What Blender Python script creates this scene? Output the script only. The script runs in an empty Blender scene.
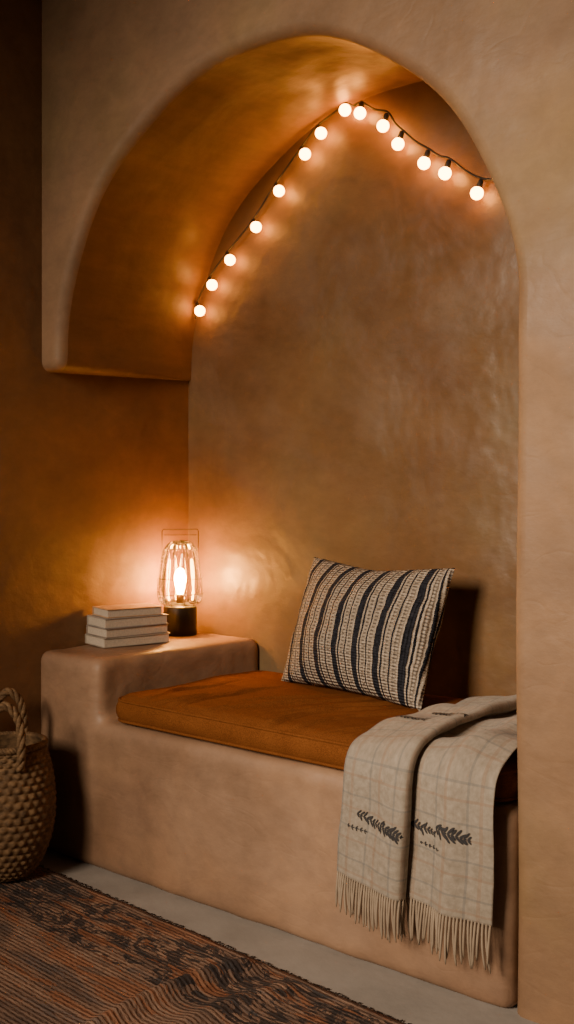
import bpy, bmesh, math, random, bisect
from mathutils import Vector, Matrix, noise, geometry
random.seed(7)
H=1.1
C=bpy.context.scene.collection

# ---------------------------------------------------------------- helpers
def link(o,parent=None):
    C.objects.link(o)
    if parent is not None: o.parent=parent
    return o
def empty(name,loc=(0,0,0)):
    e=bpy.data.objects.new(name,None); e.location=loc; e.empty_display_size=.05
    return link(e)
def mesh_obj(name,verts,faces,mat=None,parent=None,smooth=True,uvs=None):
    m=bpy.data.meshes.new(name); m.from_pydata([tuple(v) for v in verts],[],faces); m.update()
    if smooth: m.polygons.foreach_set('use_smooth',[True]*len(m.polygons))
    if uvs is not None:
        l=m.uv_layers.new(name='UVMap')
        for lp in m.loops: l.data[lp.index].uv=uvs[lp.vertex_index]
    if mat: m.materials.append(mat)
    return link(bpy.data.objects.new(name,m),parent)
def fixn(o):
    bm=bmesh.new(); bm.from_mesh(o.data); bmesh.ops.recalc_face_normals(bm,faces=bm.faces); bm.to_mesh(o.data); bm.free()
def lathe_data(prof,seg=48,cen=(0,0,0),mod=None):
    vs=[];fs=[]
    n=len(prof)
    for i,(r,z) in enumerate(prof):
        for k in range(seg):
            t=2*math.pi*k/seg
            rr=r if mod is None else mod(r,z,t,i)
            vs.append((cen[0]+rr*math.cos(t),cen[1]+rr*math.sin(t),cen[2]+z))
    for i in range(n-1):
        for k in range(seg):
            k2=(k+1)%seg
            fs.append((i*seg+k,i*seg+k2,(i+1)*seg+k2,(i+1)*seg+k))
    return vs,fs
def tube_data(pts,rad,seg=8,closed=False,cap=True):
    pts=[Vector(p) for p in pts]; n=len(pts); vs=[];fs=[]
    ref=None
    for i,p in enumerate(pts):
        if closed: t=(pts[(i+1)%n]-pts[i-1])
        else: t=pts[min(i+1,n-1)]-pts[max(i-1,0)]
        t.normalize()
        if ref is None:
            ref=t.orthogonal().normalized()
        ref=(ref-t*ref.dot(t)).normalized()
        b=t.cross(ref)
        r=rad[i] if isinstance(rad,(list,tuple)) else rad
        for k in range(seg):
            a=2*math.pi*k/seg
            vs.append(p+ref*(r*math.cos(a))+b*(r*math.sin(a)))
    m=n if closed else n-1
    for i in range(m):
        for k in range(seg):
            k2=(k+1)%seg; j=(i+1)%n
            fs.append((i*seg+k,i*seg+k2,j*seg+k2,j*seg+k))
    if cap and not closed:
        fs.append(tuple(range(seg))[::-1]); fs.append(tuple((n-1)*seg+k for k in range(seg)))
    return vs,fs
def merge(parts):
    V=[];F=[]
    for vs,fs in parts:
        o=len(V); V+=[tuple(v) for v in vs]; F+=[tuple(i+o for i in f) for f in fs]
    return V,F
def box_data(x0,x1,y0,y1,z0,z1,M=None):
    v=[Vector((x,y,z)) for z in (z0,z1) for y in (y0,y1) for x in (x0,x1)]
    if M is not None: v=[M@q for q in v]
    return v,[(0,2,3,1),(4,5,7,6),(0,1,5,4),(2,6,7,3),(0,4,6,2),(1,3,7,5)]
def catmull(pts,n):
    P=[Vector(p) for p in pts]; out=[]
    m=len(P)-1
    for i in range(n+1):
        x=i/n*m; k=min(int(x),m-1); t=x-k
        p0=P[max(k-1,0)];p1=P[k];p2=P[k+1];p3=P[min(k+2,m)]
        out.append(.5*((2*p1)+(-p0+p2)*t+(2*p0-5*p1+4*p2-p3)*t*t+(-p0+3*p1-3*p2+p3)*t*t*t))
    return out
def bevel(o,w,s=3):
    m=o.modifiers.new('bevel','BEVEL'); m.width=w; m.segments=s; m.limit_method='ANGLE'; m.angle_limit=math.radians(35)
    return m

# ---------------------------------------------------------------- materials
class NT:
    def __init__(s,name):
        s.m=bpy.data.materials.new(name); s.m.use_nodes=True; s.t=s.m.node_tree; s.N=s.t.nodes
        s.b=s.N['Principled BSDF']
    def n(s,typ,**kw):
        x=s.N.new(typ)
        for k,v in kw.items():
            if k in x.inputs: x.inputs[k].default_value=v
            else: setattr(x,k,v)
        return x
    def l(s,a,b): s.t.links.new(a,b)
    def ramp(s,src,stops,interp='LINEAR'):
        r=s.N.new('ShaderNodeValToRGB'); r.color_ramp.interpolation=interp
        e=r.color_ramp.elements
        while len(e)<len(stops): e.new(.5)
        for el,(p,c) in zip(e,stops):
            el.position=p; el.color=(*c,1) if len(c)==3 else c
        s.l(src,r.inputs[0]); return r.outputs[0]
    def math(s,op,a,b=None,c=None):
        x=s.N.new('ShaderNodeMath'); x.operation=op
        for i,v in enumerate((a,b,c)):
            if v is None: continue
            if isinstance(v,(int,float)): x.inputs[i].default_value=v
            else: s.l(v,x.inputs[i])
        return x.outputs[0]
    def mix(s,f,a,b,typ='MIX'):
        x=s.N.new('ShaderNodeMix'); x.data_type='RGBA'; x.blend_type=typ
        for k,v in ((0,f),(6,a),(7,b)):
            if isinstance(v,(int,float)): x.inputs[k].default_value=v
            elif isinstance(v,tuple): x.inputs[k].default_value=(*v,1)
            else: s.l(v,x.inputs[k])
        return x.outputs[2]
    def noise(s,co,scale,detail=4,rough=.5,sc=None,dist=0):
        if sc:
            mp=s.N.new('ShaderNodeMapping'); mp.inputs['Scale'].default_value=sc; s.l(co,mp.inputs[0]); co=mp.outputs[0]
        x=s.n('ShaderNodeTexNoise',Scale=scale,Detail=detail,Roughness=rough,Distortion=dist); s.l(co,x.inputs['Vector']); return x.outputs['Fac']
    def bump(s,h,strength,dist,prev=None):
        x=s.n('ShaderNodeBump',Strength=strength,Distance=dist); s.l(h,x.inputs['Height'])
        if prev is not None: s.l(prev,x.inputs['Normal'])
        return x.outputs[0]
    def co(s,k='Object'):
        if not hasattr(s,'tc'): s.tc=s.N.new('ShaderNodeTexCoord')
        return s.tc.outputs[k]

def plaster(name,c1,c2,c3,rough=(.45,.7),big=.5,fine=.4,st=(1,1,1.3),var=.15,trowel=.10):
    t=NT(name); co=t.co()
    n1=t.noise(co,1.6,5,.55,dist=.2); n2=t.noise(co,3.5,7,.66,sc=st,dist=.3)
    n5=t.noise(co,18,6,.75,sc=(1,1,1.7),dist=.3)
    base=t.ramp(n1,[(.35,c1),(.5,c2),(.65,c3)])
    v=t.ramp(n2,[(.34,(1-var,)*3),(.5,(1,1,1)),(.64,(1+var,1+var*.9,1+var*.7))])
    v2=t.ramp(n5,[(.3,(.91,.91,.91)),(.7,(1.08,1.08,1.08))])
    t.l(t.mix(1.0,t.mix(1.0,base,v,'MULTIPLY'),v2,'MULTIPLY'),t.b.inputs['Base Color'])
    n3=t.noise(co,2.6,4,.6,sc=(1,1,.8),dist=.4)
    r=t.ramp(n3,[(.40,(rough[0],)*3),(.60,(rough[1],)*3)]); t.l(r,t.b.inputs['Roughness'])
    b=t.bump(t.noise(co,3.5,3,.5,dist=.3),big,.03)
    # faint trowel strokes
    tr=t.noise(co,5,2,.4,sc=(1,1,1.8),dist=1.2)
    tr=t.math('ABSOLUTE',t.math('SUBTRACT',tr,.5))
    tr=t.math('MINIMUM',tr,.05)
    b=t.bump(tr,trowel,.03,b)
    b=t.bump(t.noise(co,20,5,.6,sc=(1,1,1.6)),fine,.004,b)
    b=t.bump(t.noise(co,140,3,.6),.2,.001,b)
    t.l(b,t.b.inputs['Normal'])
    return t.m
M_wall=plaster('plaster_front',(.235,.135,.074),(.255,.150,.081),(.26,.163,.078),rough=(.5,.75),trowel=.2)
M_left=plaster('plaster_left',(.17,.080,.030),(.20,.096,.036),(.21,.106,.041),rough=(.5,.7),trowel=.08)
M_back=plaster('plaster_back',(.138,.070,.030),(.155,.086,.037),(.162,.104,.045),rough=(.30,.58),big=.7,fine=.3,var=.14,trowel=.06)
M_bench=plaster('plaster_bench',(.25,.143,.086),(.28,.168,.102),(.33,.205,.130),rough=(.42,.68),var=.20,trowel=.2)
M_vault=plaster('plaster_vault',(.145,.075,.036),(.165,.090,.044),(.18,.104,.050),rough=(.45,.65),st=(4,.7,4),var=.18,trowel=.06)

t=NT('concrete_floor'); co=t.co()
t.l(t.ramp(t.noise(co,6,6,.6),[(.3,(.29,.265,.24)),(.7,(.38,.35,.32))]),t.b.inputs['Base Color']); t.b.inputs['Roughness'].default_value=.7
t.l(t.bump(t.noise(co,40,5),.3,.004),t.b.inputs['Normal']); M_floor=t.m

def simple(name,col,rough=.5,metal=0,nscale=None,var=.15,bump=0):
    t=NT(name); t.b.inputs['Roughness'].default_value=rough; t.b.inputs['Metallic'].default_value=metal
    co=t.co(); n=t.noise(co,nscale or 20,4)
    a=tuple(c*(1-var) for c in col); b=tuple(min(1,c*(1+var)) for c in col)
    t.l(t.ramp(n,[(.3,a),(.7,b)]),t.b.inputs['Base Color'])
    if bump: t.l(t.bump(n,bump,.003),t.b.inputs['Normal'])
    return t.m
M_black=simple('black_metal',(.02,.018,.016),.4,.6)
M_wire=simple('black_cable',(.015,.012,.01),.6)
M_brass=simple('dark_brass',(.12,.07,.03),.35,.9)

def emis(name,col,st):
    t=NT(name); t.b.inputs['Base Color'].default_value=(*col,1)
    t.b.inputs['Emission Color'].default_value=(*col,1); t.b.inputs['Emission Strength'].default_value=st
    return t.m
M_bulb=emis('warm_bulb',(1,.36,.055),40)
M_lampbulb=emis('edison_bulb_glow',(1,.41,.065),470)

t=NT('ribbed_glass'); out=t.N['Material Output']
tr=t.n('ShaderNodeBsdfTransparent'); tr.inputs[0].default_value=(1,.96,.9,1)
gl=t.n('ShaderNodeBsdfGlossy',Roughness=.08); fr=t.n('ShaderNodeFresnel',IOR=1.45)
mx=t.n('ShaderNodeMixShader'); t.l(t.math('ADD',fr.outputs[0],.04),mx.inputs[0]); t.l(tr.outputs[0],mx.inputs[1]); t.l(gl.outputs[0],mx.inputs[2])
t.l(mx.outputs[0],out.inputs[0]); M_glass=t.m

# ---------------------------------------------------------------- room dims
A=.68*H; ZS=1.33*H; B0=.680*H; B1=.735*H; CX=.68*H; D=.62; WL=-.088; JX=2*A; FL=.17

def contour(f):
    """opening contour in (s,z) at depth fraction f"""
    aL=A+.006+.072*f; aR=A+FL*f; b=B0+(B1-B0)*f
    xl=CX-aL; rc=min(.036,.9*(xl-WL)/2+.001)
    pts=[]
    zb=ZS-.02+.018*f
    for i in range(4): pts.append((WL+(xl-rc-WL)*i/3,zb))
    for i in range(1,7):
        a=math.pi/2*i/6; pts.append((xl-rc+rc*math.sin(a),zb+rc-rc*math.cos(a)))
    N=72
    for i in range(1,N+1):
        a=math.pi-math.pi*i/N
        right=a<math.pi/2
        ax=aR if right else aL
        sn=max(0,math.sin(a)); sn=sn**(1-.30*f) if right else sn
        x=CX+ax*math.cos(a); z=max(ZS+b*sn,zb+rc+.0005*i) if not right else ZS+b*sn
        w=.004*math.sin(a*5+1)+.003*math.sin(a*11)
        pts.append((x+w*math.cos(a),z+w*math.sin(a)))
    for i in range(1,25):
        z=ZS*(1-i/24); q=max(0,min(1,(z-.55)/(ZS-.55))); q=q*q*(3-2*q)
        pts.append((JX+FL*f*q+.003*math.sin(z*6),z))
    return pts
def normals(pts):
    out=[]
    for i in range(len(pts)):
        a=pts[max(i-1,0)]; b=pts[min(i+1,len(pts)-1)]
        dx,dz=b[0]-a[0],b[1]-a[1]; l=math.hypot(dx,dz) or 1
        out.append((-dz/l,dx/l))
    return out
r=.032; rows=[]
c0=contour(0); n0=normals(c0); n=len(c0)
for k in range(9):
    a=math.pi/2*k/8
    off=r*(1-math.sin(a)); dep=r*(1-math.cos(a))
    rows.append([(p[0]+nn[0]*off if i>0 else WL,dep,p[1]+nn[1]*off) for i,(p,nn) in enumerate(zip(c0,n0))])
nf_=len(rows)
for k in range(1,13):
    f=k/12; dep=r+(D+.02-r)*f
    rows.append([(p[0],dep,p[1]) for p in contour(f)])
def strip(r0,r1,k0,k1):
    V=[];F=[];w=k1-k0
    for row in rows[r0:r1]: V+=row[k0:k1]
    for i in range(r1-r0-1):
        for k in range(w-1): F.append((i*w+k,i*w+k+1,(i+1)*w+k+1,(i+1)*w+k))
    return V,F
V,F=strip(0,nf_,0,n)
poly=[Vector(p) for p in rows[0]]+[Vector((4.2,0,0)),Vector((4.2,0,2.9)),Vector((WL,0,2.9))]
o=len(V); V+=[tuple(p) for p in poly]
for tri in geometry.tessellate_polygon([[Vector((p.x,p.z,0)) for p in poly]]): F.append(tuple(i+o for i in tri))
mesh_obj('wall_front',V,F,M_wall)
ks=n-24
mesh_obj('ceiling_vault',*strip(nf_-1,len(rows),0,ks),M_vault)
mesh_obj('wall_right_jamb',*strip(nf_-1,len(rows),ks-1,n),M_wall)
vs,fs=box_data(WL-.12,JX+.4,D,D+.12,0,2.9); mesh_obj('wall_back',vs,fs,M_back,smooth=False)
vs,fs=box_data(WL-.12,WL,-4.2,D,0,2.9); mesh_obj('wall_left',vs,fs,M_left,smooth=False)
vs,fs=box_data(WL-.12,4.2,-4.2,D+.12,-.1,0); mesh_obj('floor',vs,fs,M_floor,smooth=False)
M_ceil=plaster('plaster_ceiling',(.16,.10,.06),(.18,.11,.07),(.19,.12,.075))
vs,fs=box_data(WL-.12,4.2,-4.2,D+.12,2.9,3.0); mesh_obj('ceiling',vs,fs,M_ceil,smooth=False)

# ---------------------------------------------------------------- bench
ZB=.425; ZL=.6; BY=-.010
y0,y1=BY,D+.004
def bprof(st,xr): return [(WL-.020,-.004),(xr,-.004),(xr,ZB),(st,ZB),(st,ZL),(WL-.020,ZL)]
vs=[(x,y0,z) for x,z in bprof(.185,JX+.004)]+[(x,y1,z) for x,z in bprof(.248,JX+.004)]
fs=[tuple(range(6)),tuple(range(6,12))[::-1]]+[(i,i+6,(i+1)%6+6,(i+1)%6) for i in range(6)]
bench=mesh_obj('plaster_bench',vs,fs,M_bench); fixn(bench)
bevel(bench,.030,6)
rm=bench.modifiers.new('rm','REMESH'); rm.mode='VOXEL'; rm.voxel_size=.011; rm.use_smooth_shade=True
sm=bench.modifiers.new('sm','SMOOTH'); sm.factor=.5; sm.iterations=5
tx=bpy.data.textures.new('plaster_wobble','CLOUDS'); tx.noise_scale=.22
dm=bench.modifiers.new('d','DISPLACE'); dm.texture=tx; dm.strength=.014; dm.mid_level=.5; dm.texture_coords='GLOBAL'

# ---------------------------------------------------------------- seat cushion
t=NT('rust_linen'); co=t.co()
w1=t.noise(co,9,4,.6,sc=(1,2.5,1),dist=.5)
thread=t.noise(co,420,2,.5)
c=t.ramp(w1,[(.3,(.150,.050,.014)),(.7,(.185,.064,.018))])
c=t.mix(1.0,c,t.ramp(thread,[(.35,(.75,.75,.75)),(.65,(1.22,1.22,1.22))]),'MULTIPLY')
t.l(c,t.b.inputs['Base Color'])
t.b.inputs['Roughness'].default_value=1; t.b.inputs['Specular IOR Level'].default_value=.03
b=t.bump(thread,.5,.002); t.l(b,t.b.inputs['Normal'])
M_rust=t.m
cush=empty('seat_cushion',(.86,.30,ZB+.003))
cx0,cx1,cy0,cy1=-.618,.622,-.304,.296; ct=.078
nx,ny=300,110
V=[];F=[]
mx=(cx0+cx1)/2; my=(cy0+cy1)/2; hx=(cx1-cx0)/2; hy=(cy1-cy0)/2
rc_=random.Random(3)
CR=[]
xx=-.56
while xx<.25:
    CR.append((xx,rc_.uniform(.1,.8),rc_.uniform(.006,.010),rc_.uniform(.003,.007),rc_.uniform(-.05,.22),rc_.uniform(.10,.26)))
    xx+=rc_.uniform(.025,.055)
for side in (1,-1):
    for j in range(ny+1):
        for i in range(nx+1):
            u=-1+2*i/nx; v=-1+2*j/ny
            x=mx+hx*u; y=my+hy*v
            R=.045; dx=max(0,abs(x-mx)-(hx-R)); dy=max(0,abs(y-my)-(hy-R))
            if dx>0 and dy>0:
                l=math.hypot(dx,dy); m_=max(dx,dy)
                x=mx+math.copysign(hx-R+dx*m_/l,x-mx); y=my+math.copysign(hy-R+dy*m_/l,y-my)
            de=min(hx*(1-abs(u)),hy*(1-abs(v)))
            ed=1-max(0,1-de/.035)**2
            z=ct if side>0 else 0
            if side>0:
                q=noise.noise(Vector((x*5,y*6,1)))*.006*ed+.010*(1-max(abs(u),abs(v))**4)*ed
                g=noise.noise(Vector((x*4,y*6,5)))
                for (xc,sl,w_,am,yc,yl) in CR:
                    d_=x-(xc+sl*(y-cy0)+.045*g)
                    if abs(d_)>.06: continue
                    e=max(0,1-((y-cy0-.1-yc)/yl)**2)
                    q+=am*(math.exp(-(d_/w_)**2)-.6*math.exp(-((d_-.016)/(w_*1.2))**2))*ed*e
                z+=q-.012*(1-ed)
            else: z+=.01*(1-ed)
            V.append((x,y,z))
W=(nx+1)
def idx(s,i,j): return s*W*(ny+1)+j*W+i
for s in (0,1):
    for j in range(ny):
        for i in range(nx): F.append((idx(s,i,j),idx(s,i+1,j),idx(s,i+1,j+1),idx(s,i,j+1)))
per=[(i,0) for i in range(nx)]+[(nx,j) for j in range(ny)]+[(nx-i,ny) for i in range(nx)]+[(0,ny-j) for j in range(ny)]
prev=[idx(0,i,j) for i,j in per]
for k in range(1,7):
    f=k/6
    if k<6:
        cur=[]
        for i,j in per:
            a=Vector(V[idx(0,i,j)]); b_=Vector(V[idx(1,i,j)]); p=a.lerp(b_,f)
            ou=Vector((0,0,0))
            if i in (0,nx): ou.x=math.copysign(1,i-1)
            if j in (0,ny): ou.y=math.copysign(1,j-1)
            if ou.length: ou.normalize()
            bul=.009*math.sin(math.pi*f)+.003*noise.noise(Vector((p.x*12,p.y*12,p.z*8)))
            p+=ou*bul; cur.append(len(V)); V.append(tuple(p))
    else: cur=[idx(1,i,j) for i,j in per]
    m_=len(per)
    for q in range(m_): F.append((prev[q],prev[(q+1)%m_],cur[(q+1)%m_],cur[q]))
    prev=cur
pad=mesh_obj('pad',V,F,M_rust,cush); fixn(pad)
for nm,s in (('piping_top',0),('piping_bottom',1)):
    pts=[Vector(V[idx(s,i,j)]) for i,j in per]
    pp=[pts[0]]
    for p in pts[1:]:
        if (p-pp[-1]).length>.006: pp.append(p)
    vs,fs=tube_data(pp,.0045,8,closed=True); mesh_obj(nm,vs,fs,M_rust,cush)

# ---------------------------------------------------------------- striped pillow
t=NT('striped_knit'); co=t.co()
sp=t.n('ShaderNodeSeparateXYZ'); t.l(co,sp.inputs[0])
wob=t.math('MULTIPLY',t.math('SUBTRACT',t.noise(co,70,2),.5),.003)
x=t.math('ADD',sp.outputs[0],wob); y=sp.outputs[1]
ph=t.math('FRACT',t.math('DIVIDE',t.math('ADD',x,1.0),.076))
def band(a,b): return t.math('MULTIPLY',t.math('GREATER_THAN',ph,a),t.math('LESS_THAN',ph,b))
solid=t.math('ADD',t.math('ADD',band(.0,.26),band(.32,.39)),band(.64,.70))
def dash(per,duty): return t.math('LESS_THAN',t.math('FRACT',t.math('DIVIDE',t.math('ADD',y,1.0),per)),duty)
d1=t.math('MULTIPLY',t.math('MULTIPLY',band(.46,.57),dash(.010,.45)),.65)
d3=t.math('MULTIPLY',t.math('MULTIPLY',band(.77,.91),dash(.010,.45)),.65)
dark=t.math('MINIMUM',t.math('ADD',solid,t.math('ADD',d1,d3)),1.0)
cream=t.ramp(t.noise(co,90,3),[(.3,(.33,.27,.205)),(.7,(.52,.44,.35))])
ink=t.ramp(t.noise(co,120,3),[(.3,(.010,.011,.016)),(.75,(.036,.038,.050))])
t.l(t.mix(dark,cream,ink),t.b.inputs['Base Color']); t.b.inputs['Roughness'].default_value=.95; t.b.inputs['Specular IOR Level'].default_value=.15
kn=t.math('ADD',t.math('SINE',t.math('MULTIPLY',y,900.)),t.math('SINE',t.math('MULTIPLY',x,760.)))
b=t.bump(kn,.7,.003); t.l(b,t.b.inputs['Normal']); M_pil=t.m
pw,phh,pt=.285,.195,.100
nu,nv=90,64; V=[];F=[]
for side in (1,-1):
    for j in range(nv+1):
        for i in range(nu+1):
            u=-1+2*i/nu; v=-1+2*j/nv
            x_=pw*u*(1-.055*(1-v*v)); y_=phh*v*(1-.07*(1-u*u))
            th=pt*((1-abs(u)**2.2)**.6)*((1-abs(v)**2.2)**.6)
            wr=noise.noise(Vector((u*2.0,v*2.0,3+side)))*.008+noise.noise(Vector((u*6,v*5,8+side)))*.004
            th2=max(0,th+wr*min(1,th/.03))
            sag=-.012*math.exp(-((u)/.5)**2)*(1 if v>0 else 0)*v
            V.append((x_,y_+sag,side*th2))
W=nu+1
for s in (0,1):
    for j in range(nv):
        for i in range(nu):
            a=s*W*(nv+1)
            F.append((a+j*W+i,a+j*W+i+1,a+(j+1)*W+i+1,a+(j+1)*W+i))
pm=bpy.data.meshes.new('striped_pillow'); pm.from_pydata(V,[],F)
bm_=bmesh.new(); bm_.from_mesh(pm); bmesh.ops.remove_doubles(bm_,verts=bm_.verts,dist=1e-5); bmesh.ops.recalc_face_normals(bm_,faces=bm_.faces); bm_.to_mesh(pm); bm_.free()
pm.polygons.foreach_set('use_smooth',[True]*len(pm.polygons)); pm.materials.append(M_pil)
pil=link(bpy.data.objects.new('striped_pillow',pm))
X=Vector((.985,-.17,0)).normalized(); Y=Vector((.035,.34,.94)); Y=(Y-X*Y.dot(X)).normalized(); Z=X.cross(Y)
pil.matrix_world=Matrix(((X.x,Y.x,Z.x,.780),(X.y,Y.y,Z.y,.455),(X.z,Y.z,Z.z,.696),(0,0,0,1)))

# ---------------------------------------------------------------- throw blanket
t=NT('woven_wool'); uv=t.co('UV'); sp=t.n('ShaderNodeSeparateXYZ'); t.l(uv,sp.inputs[0])
U,Vv=sp.outputs[0],sp.outputs[1]
def lines(c,per,w,off=0): return t.math('LESS_THAN',t.math('FRACT',t.math('DIVIDE',t.math('ADD',c,10+off),per)),w)
base=t.ramp(t.noise(uv,70,4,.6),[(.3,(.25,.210,.162)),(.7,(.37,.315,.25))])
c=t.mix(t.math('MULTIPLY',lines(U,.085,.10),.30),base,(.24,.13,.07))
c=t.mix(t.math('MULTIPLY',lines(U,.085,.07,.03),.34),c,(.10,.12,.135))
c=t.mix(t.math('MULTIPLY',lines(Vv,.075,.07),.30),c,(.24,.13,.075))
c=t.mix(t.math('MULTIPLY',lines(Vv,.075,.06,.03),.34),c,(.10,.12,.135))
t.l(c,t.b.inputs['Base Color']); t.b.inputs['Roughness'].default_value=.95; t.b.inputs['Sheen Weight'].default_value=.1
wv=t.math('MULTIPLY',t.math('SINE',t.math('MULTIPLY',U,2200.)),t.math('SINE',t.math('MULTIPLY',Vv,2200.)))
b=t.bump(t.noise(uv,60,4),.4,.004); b=t.bump(wv,.3,.001,b); t.l(b,t.b.inputs['Normal']); M_wool=t.m
M_emb=simple('navy_thread',(.032,.031,.034),.9)
M_fr=simple('wool_fringe',(.32,.25,.18),.95)
bl=empty('throw_blanket',(1.27,0,ZB))
O=Vector((1.27,0,ZB))
cross=catmull([(0,.006,0),(.04,.018,0),(.10,.022,0),(.155,.036,0),(.192,.042,0),(.197,.022,0),(.170,.010,0),(.20,.006,0),(.25,.014,0),(.30,.032,0),(.35,.014,0),(.40,.008,0)],110)
path=catmull([(.50,.518,0),(.40,.520,0),(.30,.522,0),(.20,.522,0),(.10,.519,0),(.02,.511,0),(-.020,.494,0),(-.033,.462,0),(-.036,.40,0),(-.035,.33,0),(-.034,.27,0),(-.035,.205,0)],120)
def plen(P):
    L=[0]
    for a,b in zip(P,P[1:]): L.append(L[-1]+(b-a).length)
    return L
CL=plen(cross); PL=plen(path)
def lerpP(P,L,d):
    d=max(0,min(L[-1]-1e-6,d))
    k=min(max(bisect.bisect_right(L,d)-1,0),len(P)-2); f=(d-L[k])/(L[k+1]-L[k]); return P[k].lerp(P[k+1],f),k
def blanket(a,b,extra=0):
    """a,b in metres along cloth"""
    c_,_=lerpP(cross,CL,a); p,k=lerpP(path,PL,b)
    tg=(path[min(k+2,len(path)-1)]-path[max(k-1,0)]).normalized()
    nrm=Vector((tg.y,-tg.x))
    if nrm.dot(Vector((-1,1)))<0: nrm=-nrm
    hang=max(0,min(1,(b-.48)/.25))
    s=1.112+c_.x*.93 - .032*hang*(1-c_.x/.4)
    s+=.02*(1-min(1,b/.5))
    s+=.006*math.sin(b*13)*hang
    off=c_.y*(.75+.5*hang)+.005*noise.noise(Vector((a*14,b*9,2)))+.009*hang*(1+math.sin(a*38+b*4))*.5+extra
    top=1-hang
    off+=.012*top*(1+noise.noise(Vector((a*8,b*10,7))))
    off+=.008*top*(1+math.sin(b*34+a*12))*.5
    s=min(s,JX-.012)
    zz=p.y+nrm.y*off-.020*hang*(c_.x/.4)+.008*hang
    return Vector((s,p.x+nrm.x*off,zz))-O
na,nb=130,150
V=[];F=[];UVs=[]
for j in range(nb+1):
    for i in range(na+1):
        a=CL[-1]*i/na; b_=PL[-1]*j/nb
        V.append(blanket(a,b_)); UVs.append((a,b_))
for j in range(nb):
    for i in range(na):
        q=j*(na+1)+i; F.append((q,q+1,q+na+2,q+na+1))
cl=mesh_obj('cloth',V,F,M_wool,bl,uvs=UVs)
so=cl.modifiers.new('so','SOLIDIFY'); so.thickness=.003; so.offset=0
parts=[]
nf=64
for i in range(nf):
    a=CL[-1]*(i+.5)/nf
    p=blanket(a,PL[-1]-.002); L=.090+random.uniform(-.014,.012); dx=random.uniform(-.008,.008); dy=random.uniform(-.006,.004)
    pts=[p+Vector((dx*f*f,dy*f-.004*math.sin(f*3),-L*f)) for f in (0,.15,.3,.45,.6,.75,.9,1)]
    rr=[.0022,.0030,.0026,.0029,.0025,.0026,.0022,.0010]
    parts.append(tube_data(pts,rr,6))
vs,fs=merge(parts); mesh_obj('fringe',vs,fs,M_fr,bl)
parts=[]
def leaf(a,b,ang,L,w):
    vs=[];m=8
    for i in range(m):
        q=2*math.pi*i/m; lx=L*.5+L*.5*math.cos(q); ly=w*math.sin(q)
        vs.append(blanket(a+lx*math.cos(ang)-ly*math.sin(ang),b+lx*math.sin(ang)+ly*math.cos(ang),.0036))
    parts.append((vs,[tuple(range(m))]))
def sprig(a,b,L,tilt=0,dens=10,sz=.022):
    for i in range(dens):
        f=i/(dens-1); x_=a+L*f*math.cos(tilt); y_=b+L*f*math.sin(tilt)
        k=sz*(1-.45*abs(f-.4))
        for sgn in (1,-1):
            leaf(x_,y_,tilt+sgn*(.8+random.uniform(-.3,.3)),k*random.uniform(.6,1.15),k*.13)
        leaf(x_,y_,tilt,L/dens*.95,.0014)
HB=PL[-1]
sprig(.055,HB-.155,.075,.15,9,.018); sprig(.13,HB-.150,.085,.1,10,.024); sprig(.03,HB-.12,.05,0,5,.010)
sprig(.262,HB-.165,.075,.05,9,.018); sprig(.345,HB-.175,.085,.1,10,.024); sprig(.30,HB-.13,.05,0,5,.010)
sprig(.03,.40,.09,.1,9,.020); sprig(.06,.30,.08,.1,8,.020); sprig(.15,.35,.07,.1,7,.016)
sprig(.30,.40,.08,.1,6,.012)
vs,fs=merge(parts); mesh_obj('embroidery',vs,fs,M_emb,bl)

# ---------------------------------------------------------------- books
bk=empty('book_stack',(.004,.262,ZL+.003))
cols=[(.36,.32,.26),(.24,.20,.17),(.32,.30,.27),(.46,.29,.17)]
M_page=simple('paper_pages',(.50,.43,.34),.9,0,200,.12,.3)
z=.0
specs=[(.134,.232,.029,-14),(.130,.224,.028,-12),(.131,.220,.030,-15),(.118,.190,.026,-17)]
for i,(w,l,h,ang) in enumerate(specs):
    M=Matrix.Translation((0,0,z))@Matrix.Rotation(math.radians(ang),4,'Z')
    mc=simple('book_cover',cols[i],.6)
    cov=merge([box_data(-w/2,w/2,-l/2,l/2,0,.0025,M),box_data(-w/2,w/2,-l/2,l/2,h-.0025,h,M),box_data(-w/2,-w/2+.003,-l/2,l/2,.0025,h-.0025,M)])
    o=mesh_obj('cover_%d'%(i+1),*cov,mc,bk,False); bevel(o,.0007,2)
    pg=box_data(-w/2+.003,w/2-.004,-l/2+.004,l/2-.004,.0025,h-.0025,M)
    mesh_obj('pages_%d'%(i+1),*pg,M_page,bk,False)
    z+=h+.0005

# ---------------------------------------------------------------- lantern lamp
lp=empty('table_lantern',(.0,.495,ZL+.001))
vs,fs=lathe_data([(0,0),(.052,0),(.055,.003),(.055,.094),(.052,.098),(.034,.100),(.030,.108),(0,.108)],48); o=mesh_obj('base',vs,fs,M_black,lp); bevel(o,.001,1)
gp=catmull([(.047,.100,0),(.064,.110,0),(.072,.135,0),(.071,.17,0),(.067,.21,0),(.061,.25,0),(.052,.285,0),(.032,.308,0),(.004,.316,0)],40)
vs,fs=lathe_data([(p.x,p.y) for p in gp],96,mod=lambda r,z,t_,i:r+.0022*math.cos(12*t_)*min(1,r/.04)); mesh_obj('glass_globe',vs,fs,M_glass,lp)
parts=[]
for k in range(8):
    a=2*math.pi*(k+.3)/8
    parts.append(tube_data([((p.x+.004)*math.cos(a),(p.x+.004)*math.sin(a),p.y) for p in gp],.0012,6))
for rr,zz in ((.0765,.14),(.0735,.19),(.055,.288),(.056,.104)):
    parts.append(tube_data([(rr*math.cos(2*math.pi*k/40),rr*math.sin(2*math.pi*k/40),zz) for k in range(40)],.0013,6,closed=True))
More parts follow.
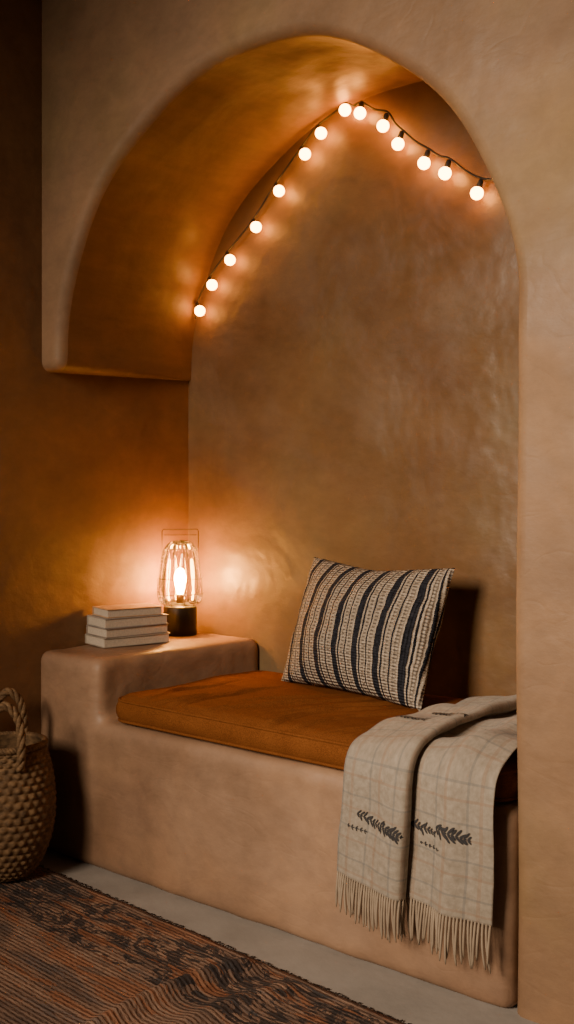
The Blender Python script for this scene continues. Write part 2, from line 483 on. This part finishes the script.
dv=Vector((.76,.65,0))*.060
hp=[-dv+Vector((0,0,.25)),-dv+Vector((0,0,.345)),-dv*.93+Vector((0,0,.352)),dv*.93+Vector((0,0,.352)),dv+Vector((0,0,.345)),dv+Vector((0,0,.25))]
parts.append(tube_data(hp,.0018,6))
parts.append(tube_data([-dv*.9+Vector((0,0,.333)),dv*.9+Vector((0,0,.333))],.0012,6))
vs,fs=merge(parts); mesh_obj('wire_cage',vs,fs,M_brass,lp)
vs,fs=lathe_data([(0,.105),(.013,.105),(.013,.135),(.010,.138),(0,.138)],24); mesh_obj('socket',vs,fs,M_brass,lp)
vs,fs=lathe_data([(.010,.136),(.012,.148),(.017,.166),(.020,.184),(.0195,.197),(.015,.212),(.008,.221),(.0005,.223)],32); mesh_obj('bulb',vs,fs,M_lampbulb,lp)

# ---------------------------------------------------------------- string lights
sl=empty('string_lights',(0,.583,2.0))
SO=Vector((0,.583,2.0))
bul=[(.004,1.5355),(.0562,1.609),(.131,1.675),(.2358,1.7576),(.3249,1.848),(.4216,1.935),(.4793,1.982),(.5632,2.028),(.6141,2.008),(.6901,1.957),(.7383,1.899),(.8194,1.833),(.8826,1.795),(.9754,1.728)]
wire=[]; parts=[]; bp=[]
for i,(s,z_) in enumerate(bul):
    p=Vector((s*H,.583,z_*H))-SO
    if i<7: wo=Vector((-.022,.008,.028))
    elif i==8: wo=Vector((.0,.008,.034))
    else: wo=Vector((.012,.006,.040))
    if i==7: wo=Vector((-.006,.008,.018))
    w=p+wo
    if wire and i>=8:
        mid=(wire[-1]+w)/2; mid.z-=.006; wire.append(mid)
    wire.append(w)
    d=wo.normalized()
    parts.append(tube_data([p+d*.012,p+d*.016,p+d*.034,p+d*.038],[.007,.009,.0075,.005],12))
    br=.0180
    bp.append(lathe_data([(br*math.sin(math.pi*k/14)+.0001,-br*math.cos(math.pi*k/14)) for k in range(15)],20,cen=p))
wire.insert(0,wire[0]+Vector((-.012,.005,-.05)))
wire.append(wire[-1]+Vector((.09,0,-.03))); wire.append(wire[-1]+Vector((.12,0,-.09))); wire.append(wire[-1]+Vector((.06,.0,-.12)))
vs,fs=tube_data(catmull(wire,220),.0030,8); mesh_obj('cable',vs,fs,M_wire,sl)
vs,fs=merge(parts); mesh_obj('sockets',vs,fs,M_wire,sl)
vs,fs=merge(bp); mesh_obj('globe_bulbs',vs,fs,M_bulb,sl)

# ---------------------------------------------------------------- rug
t=NT('faded_woven_rug'); co=t.co(); sp=t.n('ShaderNodeSeparateXYZ'); t.l(co,sp.inputs[0])
n1=t.noise(co,4,6,.65,sc=(1,2.2,1),dist=1.0); n2=t.noise(co,12,6,.75,sc=(.30,4,1))
c=t.ramp(n1,[(.34,(.030,.024,.024)),(.46,(.11,.065,.045)),(.56,(.24,.138,.090)),(.70,(.35,.235,.165))])
c2=t.ramp(n2,[(.35,(.05,.038,.036)),(.62,(.33,.21,.15))])
c=t.mix(.5,c,c2)
yb=sp.outputs[1]
bord=t.math('MULTIPLY',t.math('GREATER_THAN',yb,-.24),t.math('LESS_THAN',yb,-.02))
mot=t.noise(co,10,5,.7,sc=(1,2.0,1),dist=1.8)
c=t.mix(t.math('MULTIPLY',bord,t.math('MULTIPLY',t.math('GREATER_THAN',mot,.5),.85)),c,(.014,.013,.016))
rust=t.noise(co,7,5,.7,sc=(.6,3,1),dist=.6)
c=t.mix(t.math('MULTIPLY',t.math('GREATER_THAN',rust,.56),.55),c,(.28,.10,.038))
c=t.mix(t.math('MULTIPLY',t.math('LESS_THAN',rust,.40),.35),c,(.075,.08,.09))
t.l(c,t.b.inputs['Base Color']); t.b.inputs['Roughness'].default_value=1
rows_=t.math('SINE',t.math('MULTIPLY',yb,520.))
b=t.bump(rows_,.5,.003); b=t.bump(t.noise(co,90,4,sc=(1,2,1)),.9,.006,b); t.l(b,t.b.inputs['Normal']); M_rug=t.m
rug=empty('area_rug',(.0,-.110,0)); rug.rotation_euler=(0,0,math.radians(-3.4))
RX,RY=2.6,1.7; nx,ny=300,160; V=[];F=[]
for j in range(ny+1):
    for i in range(nx+1):
        x_=-.03+RX*i/nx; y_=-RY*j/ny
        z_=.008+.002*noise.noise(Vector((x_*5,y_*5,0)))
        xc=.97-.1*(-y_)+.03*math.sin(y_*7); fade=max(0,min(1,(-y_)/.06))*max(0,1-((-y_)/.75)**2)
        z_+=.032*math.exp(-((x_-xc)/.026)**2)*fade
        z_+=.014*math.exp(-((x_-xc-.13)/.035)**2)*fade
        ye=y_+.005*noise.noise(Vector((x_*9,0,4)))*max(0,1-j/3)
        V.append((x_,ye,z_))
for j in range(ny):
    for i in range(nx):
        q=j*(nx+1)+i; F.append((q,q+nx+1,q+nx+2,q+1))
o=mesh_obj('pile',V,F,M_rug,rug); so=o.modifiers.new('so','SOLIDIFY'); so.thickness=.007; so.offset=-1
parts=[]
for i in range(260):
    x_=-.03+RX*(i+.5)/260; L=random.uniform(.008,.018)
    parts.append(tube_data([(x_,-.002,.005),(x_+random.uniform(-.004,.004),L*.6,.005),(x_+random.uniform(-.006,.006),L,.0025)],.0016,5))
vs,fs=merge(parts); mesh_obj('rug_fringe',vs,fs,simple('rug_threads',(.05,.035,.028),1),rug)

# ---------------------------------------------------------------- basket
t=NT('seagrass'); co=t.co()
t.l(t.ramp(t.noise(co,45,4,.6,sc=(1,1,2)),[(.3,(.07,.038,.016)),(.7,(.25,.145,.065))]),t.b.inputs['Base Color']); t.b.inputs['Roughness'].default_value=.8
t.l(t.bump(t.noise(co,220,3,sc=(1,1,3)),.5,.002),t.b.inputs['Normal']); M_sea=t.m
bs=empty('seagrass_basket',(.052,-.225,.011))
pr=catmull([(.045,0,0),(.075,.018,0),(.106,.07,0),(.126,.14,0),(.131,.21,0),(.125,.28,0),(.112,.335,0),(.102,.370,0)],150)
rowsN=24
def bmod(r_,z_,t_,i):
    ph_=i/150*rowsN; row=int(ph_); f=ph_-row
    return r_+.006*math.sqrt(max(0,math.sin(math.pi*f)))*(1+.5*math.sin(t_*30+(row%2)*math.pi))-.004
vs,fs=lathe_data([(p.x,p.y) for p in pr],240,mod=bmod)
inner=lathe_data([(p.x-.011,p.y+.004) for p in pr[::10]],64)
bot=lathe_data([(0.0005,.0),(.045,.0)],64); bot2=lathe_data([(0.0005,.008),(.04,.008)],64)
vs,fs=merge([(vs,fs),inner,bot,bot2]); mesh_obj('woven_body',vs,fs,M_sea,bs)
def rope(pts,r0,r1,tw,n_=3,closed=False):
    out=[]
    P=pts; m=len(P)
    for s_ in range(n_):
        q=[]
        for i,p in enumerate(P):
            tg=(P[min(i+1,m-1)]-P[max(i-1,0)]).normalized()
            u_=tg.cross(Vector((.3,.2,.93))).normalized() if abs(tg.z)<.9 else tg.cross(Vector((1,0,0))).normalized()
            w_=tg.cross(u_); a=tw*i/m+2*math.pi*s_/n_
            q.append(p+u_*r0*math.cos(a)+w_*r0*math.sin(a))
        out.append(tube_data(q,r1,8,closed=closed))
    return merge(out)
ring=[Vector((.103*math.cos(2*math.pi*k/160),.103*math.sin(2*math.pi*k/160),.371)) for k in range(161)]
mesh_obj('rim',*rope(ring,.005,.0055,150),M_sea,bs)
for k,az in enumerate((math.radians(-38),math.radians(142))):
    tg=Vector((-math.sin(az),math.cos(az),0)); ou=Vector((math.cos(az),math.sin(az),0))
    base=ou*.110+Vector((0,0,.320))
    pts=catmull([base-tg*.040,base-tg*.044+Vector((0,0,.06))+ou*.004,base-tg*.036+Vector((0,0,.135))-ou*.004,base+Vector((0,0,.175))-ou*.006,base+tg*.036+Vector((0,0,.135))-ou*.004,base+tg*.044+Vector((0,0,.06))+ou*.004,base+tg*.040],60)
    mesh_obj('handle_%d'%(k+1),*rope(pts,.006,.0068,30),M_sea,bs)

# ---------------------------------------------------------------- lights
def area(name,loc,tgt,size,power,col,spread=180):
    l=bpy.data.lights.new(name,'AREA'); l.shape='RECTANGLE'; l.size=size[0]; l.size_y=size[1]; l.energy=power; l.color=col; l.spread=math.radians(spread)
    o=bpy.data.objects.new(name,l); link(o); o.location=loc
    o.rotation_euler=(Vector(tgt)-Vector(loc)).to_track_quat('-Z','Y').to_euler(); return o
area('window_daylight',(.95,-3.6,2.2),(1.28,0,.97),(1.0,1.2),29,(1,.80,.60),60)
w=bpy.data.worlds.new('world'); bpy.context.scene.world=w; w.use_nodes=True
w.node_tree.nodes['Background'].inputs[0].default_value=(1,.72,.5,1); w.node_tree.nodes['Background'].inputs[1].default_value=.03

# ---------------------------------------------------------------- camera
cd=bpy.data.cameras.new('camera'); cd.sensor_fit='VERTICAL'; cd.sensor_height=36; cd.lens=36*1080/1024
cd.shift_y=-27/1024; cd.clip_start=.05
co_=bpy.data.objects.new('camera',cd); link(co_)
co_.location=(2.354*H,-1.833*H,H); co_.rotation_euler=(math.radians(90),0,math.radians(40.23))
bpy.context.scene.camera=co_
